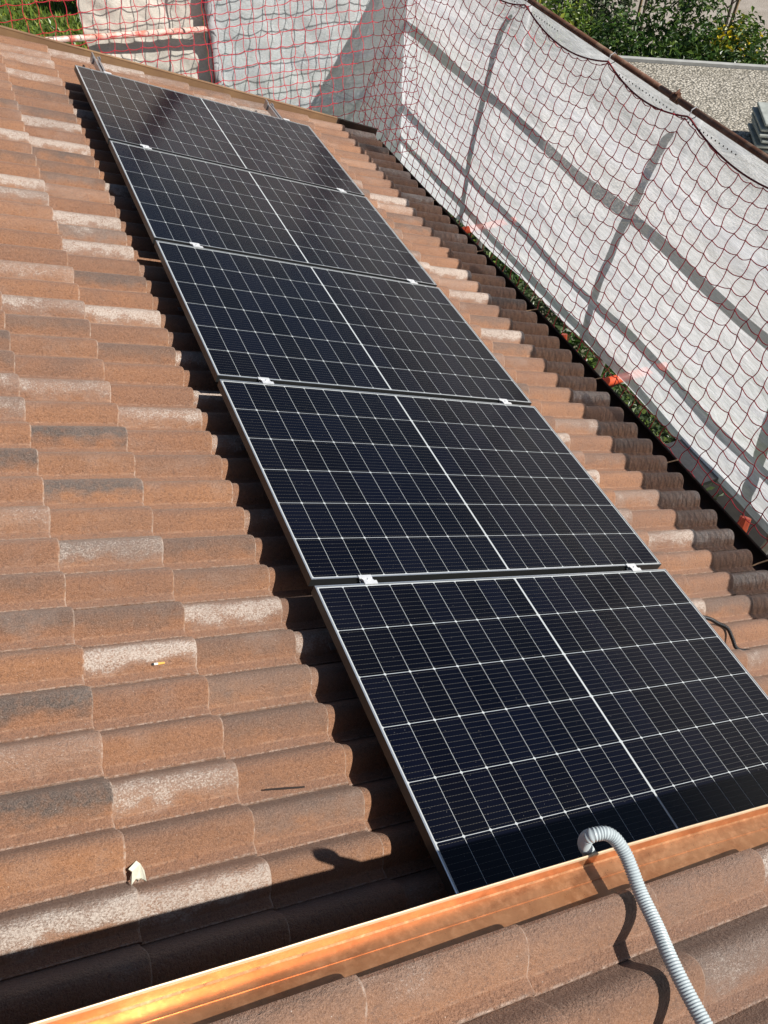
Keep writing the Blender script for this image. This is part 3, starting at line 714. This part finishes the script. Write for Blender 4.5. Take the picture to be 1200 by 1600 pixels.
# ------------------------------------------------------------------ red nets
def net(name, P, nu, nv, label, r=.003, seed=1, sag=.13):
    """P(i, j) gives knot positions; nu columns, nv rows of meshes"""
    rr = random.Random(seed); K = {}
    for i in range(nu + 1):
        for j in range(nv + 1):
            p = P(i, j)
            K[i, j] = p + Vector((rr.uniform(-.004, .004), rr.uniform(-.009, .009), rr.uniform(-.009, .009)))
    e = empty(name, K[0, nv]); tag(e, label, 'net')
    mb = MB()
    def strand(a, b, g, w_):
        d = (b - a); L = d.length; side = Vector((rr.uniform(-.3, .3), 0, 0))
        pts = []
        for k in range(5):
            t = k / 4; s = math.sin(math.pi * t)
            pts.append(a + d * t + Vector((0, 0, -1)) * s * g * L + w_ * s * L + side * s * .04 * L)
        mb.tube(pts, r, 4, cap=False)
    hd = (K[1, 0] - K[0, 0]).normalized()
    for i in range(nu + 1):
        for j in range(nv + 1):
            mb.blob(K[i, j], r * 2.0)
            if i < nu: strand(K[i, j], K[i + 1, j], sag * rr.uniform(.5, 1.4), Vector((0, 0, 0)))
            if j < nv:
                q = (.10 if (i + j) % 2 else -.10) * rr.uniform(.4, 1.3)
                strand(K[i, j], K[i, j + 1], 0, hd * q)
    part(mb, 'mesh_cords', M['net'], e, False)
    return e, K
# eave side: rope scallops tied to the top rail
ties = [-2.638, -1.75, -0.811, 0.129, 1.121, 2.134, 2.958, 4.002, 4.879, 5.819]
def rope_z(y):
    for a, b in zip(ties, ties[1:]):
        if a <= y <= b:
            t = (y - a) / (b - a); s = 4 * t * (1 - t); return RT - .020 - .075 * s * (b - a) / .9, s
    return RT - .03, 0
MS = .101
nu = int((5.79 + 2.6) / MS); nv = 17
def pr_(i, j):
    y = 5.79 - i * MS; zt, s = rope_z(y); t = j / nv
    zb = -1.165 - .004 * (y); xb = gx(y) + .092
    z = zt + (zb - zt) * t
    x = (SX - .045 - .01 * s) * (1 - t) + xb * t - .03 * math.sin(math.pi * t) + .012 * noise.noise(Vector((y * 1.3, z * 1.5, 0)))
    yy = y + .035 * noise.noise(Vector((y * 1.1, z * 1.3, 5))) * math.sin(math.pi * min(1, t * 1.2)) + .10 * t * 0
    return Vector((x, yy, z + .02 * noise.noise(Vector((y * 1.5, z * 1.5, 9)))))
e1, K1 = net('safety_net', pr_, nu, nv, 'red square-mesh safety net hung in scallops along the eave sheeting', .0027, 3)
mb = MB(); rp = []
y = 5.81
while y > -2.6:
    z, s = rope_z(y); rp.append(Vector((SX - .045 - .01 * s, y, z + .004))); y -= .03
mb.tube(rp, .0055, 6); part(mb, 'border_rope', M['rope'], e1, True)
for y in ties:
    mb = MB(); mb.tube([(SX - .045, y + .06, RT - .055), (SX - .05, y, RT - .03), (SX - .03, y + .01, RT + .015), (SX, y + .015, RT + .025), (SX + .025, y + .01, RT), (SX, y, RT - .026), (SX - .045, y - .01, RT - .03)], .0032, 5)
    part(mb, 'tie', M['wrap'], e1)
# far side
nu2 = int((2.95 + 1.9) / MS)
def pf_(i, j):
    x = 2.94 - i * MS; t = j / 20; z = .45 - .096 * j
    y = 5.78 - .36 * t + .025 * noise.noise(Vector((x * 1.4, z * 1.4, 3)))
    return Vector((x + .03 * noise.noise(Vector((x * 1.2, z * 1.6, 1))) + .03 * (z), y, z + .03 * noise.noise(Vector((x * 1.3, z, 6)))))
e2, K2 = net('safety_net', pf_, nu2, 19, 'red square-mesh safety net hanging in front of the far sheets and the green opening', .0029, 8, .10)
mb = MB(); mb.tube([(1.14, 5.80, .7), (1.14, 5.78, .05), (1.16, 5.70, -.42), (1.14, 5.66, -.68)], .006, 6); part(mb, 'hanging_rope', M['rope'], e2, True)

# ------------------------------------------------------------------ ground and surroundings
GZ = -5.5
mb = MB()
mb.grid(lambda a, b: Vector((-150 + 300 * a, -150 + 300 * b, GZ)), 1, 1)
tag(mb.build('ground', M['grass']), kind='structure')
mb = MB(); mb.grid(lambda a, b: Vector((9.5 + 80 * a, 8.5 + 70 * b, GZ + .006)), 1, 1)
tag(mb.build('field', M['field']), kind='structure')
mb = MB(); mb.grid(lambda a, b: Vector((2.0 + 5.2 * a, -8 + 12.5 * b, GZ + .010)), 1, 1)  # near-black ground sheet added where only shade darkens the yard
tag(mb.build('yard_shade', M['yardshade']), kind='structure')

# gravel flat roof of the garage
ga = empty('garage', (9, 7.5, GZ)); tag(ga, 'low garage with a pebble covered flat roof beyond the scaffold', 'garage')
A = Vector((7.2, 11.95)); D = Vector((2.1, -1.17)).normalized(); Nn = Vector((D.y, -D.x))   # Nn points towards the house
if Nn.x * (5 - 7.2) + Nn.y * (5 - 11.95) < 0: Nn = -Nn
GR = -3.3
def gpnt(s, t, z): q = A + D * s + Nn * t; return Vector((q.x, q.y, z))
def gbox(mb, s0, s1, t0, t1, z0, z1):
    mb.box((s0, t0, z0), (s1, t1, z1), lambda x, y, z: gpnt(x, y, z))
mb = MB(); gbox(mb, .9, 9, 0, 5.2, GZ, GR - .05); part(mb, 'wall', M['plaster'], ga)
mb = MB(); mb.grid(lambda a, b: gpnt(.9 + 8.1 * a, .05 + 5.15 * b, GR), 1, 1); part(mb, 'gravel_layer', M['gravel'], ga)
mb = MB(); gbox(mb, .85, 9.05, -.06, .04, GR - .2, GR + .05); part(mb, 'roof_edge', M['concrete'], ga)
# stacked slabs
rs = random.Random(21)
base = Vector((9.72, 7.30)); slabs = ['lowest', 'second lowest', 'third from the bottom', 'fourth from the bottom', 'fifth from the bottom', 'topmost']
for i in range(6):
    z0 = GR + .01 + i * .078; a = R(-29) + rs.uniform(-.04, .04); ox = rs.uniform(-.05, .05); ca, sa = math.cos(a), math.sin(a)
    lx, ly = 0.62, .36
    def T(x, y, z, ox=ox, ca=ca, sa=sa, z0=z0): return Vector((x * ca - y * sa, x * sa + y * ca, z))
    mb = MB()
    # slab with chamfered lower edge and a recessed underside
    mb.box((-lx, -ly, .028), (lx, ly, .070), T); mb.box((-lx + .06, -ly + .05, 0), (lx - .06, ly - .05, .028), T)
    o = mb.build('concrete_slab', M['slab']); o.location = (base.x + ox, base.y + rs.uniform(-.03, .03), z0)
    bv = o.modifiers.new('b', 'BEVEL'); bv.width = .012; bv.segments = 2
    tag(o, 'grey slab on the pebble roof, ' + slabs[i] + ' of its stack', 'slab', 'slabs stacked on the pebble roof')

# ------------------------------------------------------------------ plants
def leaves(mb, rr, c, rad, n, size, shape=1.0, up=0.3, lump=2.2, seed=0):
    cx, cy, cz = c
    k = 0
    while k < n:
        d = Vector((rr.gauss(0, 1), rr.gauss(0, 1), rr.gauss(0, 1))).normalized()
        q = rr.random() ** .45
        lum = 1 + .38 * noise.noise(d * lump + Vector((seed, 0, 0)))
        p = Vector((cx + d.x * rad[0] * q * lum, cy + d.y * rad[1] * q * lum, cz + d.z * rad[2] * q * lum))
        if noise.noise(p * 2.6 / max(.25, rad[0]) + Vector((seed, 3, 1))) < -.12: k += 1; continue
        nrm = (d * .8 + Vector((rr.uniform(-.7, .7), rr.uniform(-.7, .7), rr.uniform(-.2, 1.0)))).normalized()
        a = nrm.orthogonal().normalized(); a = (Matrix.Rotation(rr.uniform(0, 6.28), 3, nrm) @ a); b = nrm.cross(a)
        L = size * rr.uniform(.6, 1.3); W_ = L * .45 * shape
        tip = -nrm * L * .25
        mb.add([p - a * L * .5, p + b * W_ * .5 + nrm * .1 * L, p + a * L * .5 + tip, p - b * W_ * .5 + nrm * .1 * L], [(0, 1, 2), (0, 2, 3)], 0, (rr.random(), rr.random(), 0, 1))
        k += 1
def shrub(name, lab, cat, c, rad, n, size, mat, group, seed, stems=6, trunk_h=None):
    rr = random.Random(seed); gz = GZ
    e = empty(name, (c[0], c[1], gz)); tag(e, lab, cat, group)
    mb = MB(); leaves(mb, rr, c, rad, int(n * 1.7), size * 1.12, seed=seed); part(mb, 'foliage', mat, e, attr='leaf')
    mb = MB()
    for i in range(stems):
        d = Vector((rr.uniform(-1, 1) * rad[0] * .6, rr.uniform(-1, 1) * rad[1] * .6, rad[2] * rr.uniform(.1, .8)))
        b0 = Vector((c[0] + rr.uniform(-.05, .05), c[1] + rr.uniform(-.05, .05), gz)); m_ = Vector((c[0], c[1], gz)).lerp(Vector(c) + d, .5) + Vector((rr.uniform(-.08, .08), rr.uniform(-.08, .08), 0))
        mb.tube([b0, m_, Vector(c) + d], .02, 5, rfun=lambda i: [.03, .018, .006][i])
    part(mb, 'trunk', M['bark'], e)
    return e
GB = 'bushes growing beyond the pebble roof'
def gp2(s, t): q = A + D * s + Nn * t; return q
bl = [ # s, t, top z, rad xy, rad z, mat, n, leaf, label
 (.9, -1.7, -2.6, 1.3, 1.5, 'leafb', 3600, .12, 'yellow-green bush at the left end of the bushes beyond the pebble roof'),
 (2.3, -1.2, -2.95, 1.0, 1.2, 'leaf', 3600, .11, 'dark green broad-leaved bush touching the rusty top tube in the photo'),
 (3.4, -1.25, -3.05, 1.0, 1.2, 'leaf', 3600, .11, 'glossy mid-green bush between the dark one and the yellow flowers'),
 (4.5, -1.2, -3.25, .95, 1.1, 'leaf', 3300, .10, 'glossy green bush in front of the wooden stake'),
 (5.6, -1.0, -3.45, .85, 1.0, 'leafg', 3000, .09, 'greyish green bush behind the right part of the roof edge'),
 (6.7, -1.0, -3.45, .85, 1.0, 'leafg', 3000, .09, 'greyish green bush at the right end of the row beyond the pebble roof'),
 (7.8, -1.1, -3.45, .9, 1.0, 'leafg', 2000, .10, 'greyish green bush outside the right picture edge'),
]
for i, (s, t, zt, rx, rz, mt, n_, lf, lab) in enumerate(bl):
    q = gp2(s, t)
    shrub('bush', lab, 'bush', (q.x, q.y, zt - rz), (rx, rx, rz), n_, lf, M[mt], GB, 40 + i)
q = gp2(4.6, -2.6)
shrub('flowering_bush', 'bush with bright yellow flowers beside the wooden stake', 'bush', (q.x, q.y, -4.25), (.8, .6, .95), 1800, .12, M['leafb'], None, 61)
rr = random.Random(9); mb = MB(); leaves(mb, rr, (q.x - .15, q.y - .2, -3.85), (.55, .4, .5), 260, .11, 1.6, seed=5)
part(mb, 'flowers', M['petal'], bpy.data.objects['flowering_bush'], attr='leaf')['kind'] = 'stuff'
q = gp2(2.0, -3.4)
shrub('bush', 'tall pale green bush at the back left, reaching the upper picture edge', 'bush', (q.x, q.y, -4.0), (1.3, 1.1, 1.5), 3200, .12, M['leafg'], GB, 62)
q = gp2(3.8, -3.3)
shrub('bush', 'bright green bush at the back, above the middle of the bushes', 'bush', (q.x, q.y, -4.2), (1.1, .9, 1.3), 2800, .11, M['leaf'], GB, 63)
# saplings
def sapling(s, t, h, seed, lab):
    rr = random.Random(seed); q = gp2(s, t)
    e = empty('young_tree', (q.x, q.y, GZ)); tag(e, lab, 'tree', 'young trees in the field')
    mb = MB(); lf = MB()
    top = Vector((q.x + rr.uniform(-.15, .15), q.y, GZ + h)); b0 = Vector((q.x, q.y, GZ))
    mid = b0.lerp(top, .5) + Vector((rr.uniform(-.08, .08), 0, 0))
    mb.tube(smoothp([b0, mid, top], 4), .04, 6, rfun=lambda i: .045 - .004 * i)
    for k in range(9):
        z = rr.uniform(.35, 1.0); a = rr.uniform(0, 6.28); p = b0.lerp(top, z); L = .9 * (1.2 - z) + .25
        d = Vector((math.cos(a) * L, math.sin(a) * L, L * .9)); pe = p + d
        mb.tube([p, p + d * .5 + Vector((0, 0, -.05)), pe], .015, 5, rfun=lambda i: [.018, .011, .005][i])
        leaves(lf, rr, tuple(p + d * .7), (.28, .28, .3), 90, .12, seed=seed + k)
    part(mb, 'trunk', M['bark'], e); part(lf, 'crown', M['leafg'], e, attr='leaf')
sapling(6.3, -2.6, 2.6, 5, 'young tree with thin dark trunk right of the wooden stake')
sapling(7.4, -2.8, 2.7, 6, 'young tree with thin dark trunk near the upper right picture corner')
sapling(3.3, -5.2, 2.8, 7, 'young tree standing in the field left of the stakes')
sapling(5.2, -6.2, 2.8, 8, 'young tree standing farthest back in the field')
def stake(s, t, h, lean, r, lab):
    q = gp2(s, t); mb = MB(); mb.tube([(q.x, q.y, GZ), (q.x + lean, q.y + .02, GZ + h)], r, 7)
    tag(mb.build('wooden_stake', M['wood'], smooth=40, org=(q.x, q.y, GZ)), lab, 'stake', 'stakes in the field')
stake(5.35, -2.6, 3.2, .35, .045, 'thick brown wooden stake leaning beside the yellow flowers')
stake(4.75, -4.2, 2.6, .2, .035, 'thinner wooden stake behind the yellow flowers')
stake(3.0, -4.6, 2.6, .1, .03, 'thin wooden stake at the back left of the field')

# hedge strip seen through the slot between gutter and sheet
labh = ['hedge bush below the slot by the far corner', 'hedge bush below the slot by the far orange tube', 'hedge bush below the slot between the two orange tubes, farther one', 'hedge bush below the slot just before the nearer orange tube', 'hedge bush below the slot beside the nearer orange tube', 'hedge bush below the slot next to the dark deck plate']
for i in range(6):
    shrub('hedge_bush', labh[i], 'bush', (4.55 + .12 * math.sin(i * 3), 8.4 - i * 1.0, -4.3), (1.0, .8, 1.25), 3600, .085, M['leafg'] if i % 2 else M['leaf'], 'hedge bushes along the house wall', 80 + i, 5)
# greenery beyond the far opening
mb = MB(); rr = random.Random(77)
for k in range(26000):
    x = rr.uniform(-4, 5.5); y = rr.uniform(14, 32)
    z = GZ; h = rr.uniform(.05, .16); a = rr.uniform(0, 6.28); dx, dy = math.cos(a) * .03, math.sin(a) * .03
    lx, ly = rr.uniform(-.08, .08), rr.uniform(-.08, .08)
    mb.add([(x - dx, y - dy, z), (x + dx, y + dy, z), (x + lx, y + ly, z + h)], [(0, 1, 2)], 0, (rr.random(), rr.random(), 0, 1))
tag(mb.build('grass_blades', M['leafb'], attr='leaf'), 'short green meadow grass beyond the far opening', 'grass', kind='stuff')
GF = 'bushes on the meadow beyond the far opening'
shrub('bush', 'dark green bush at the upper left corner of the photo, beyond the net', 'bush', (-.05, 23.9, -5.1), (.32, .4, .5), 700, .12, M['leaf'], GF, 90)
shrub('bush', 'dark bush beyond the net beside the cream tarpaulin', 'bush', (2.05, 22.8, -4.8), (.45, .4, .8), 1200, .12, M['leaf'], GF, 91)
shrub('bush', 'low light green bush on the meadow just above the far roof edge', 'bush', (.75, 20.2, -5.38), (.5, .2, .14), 500, .09, M['leafb'], GF, 92)
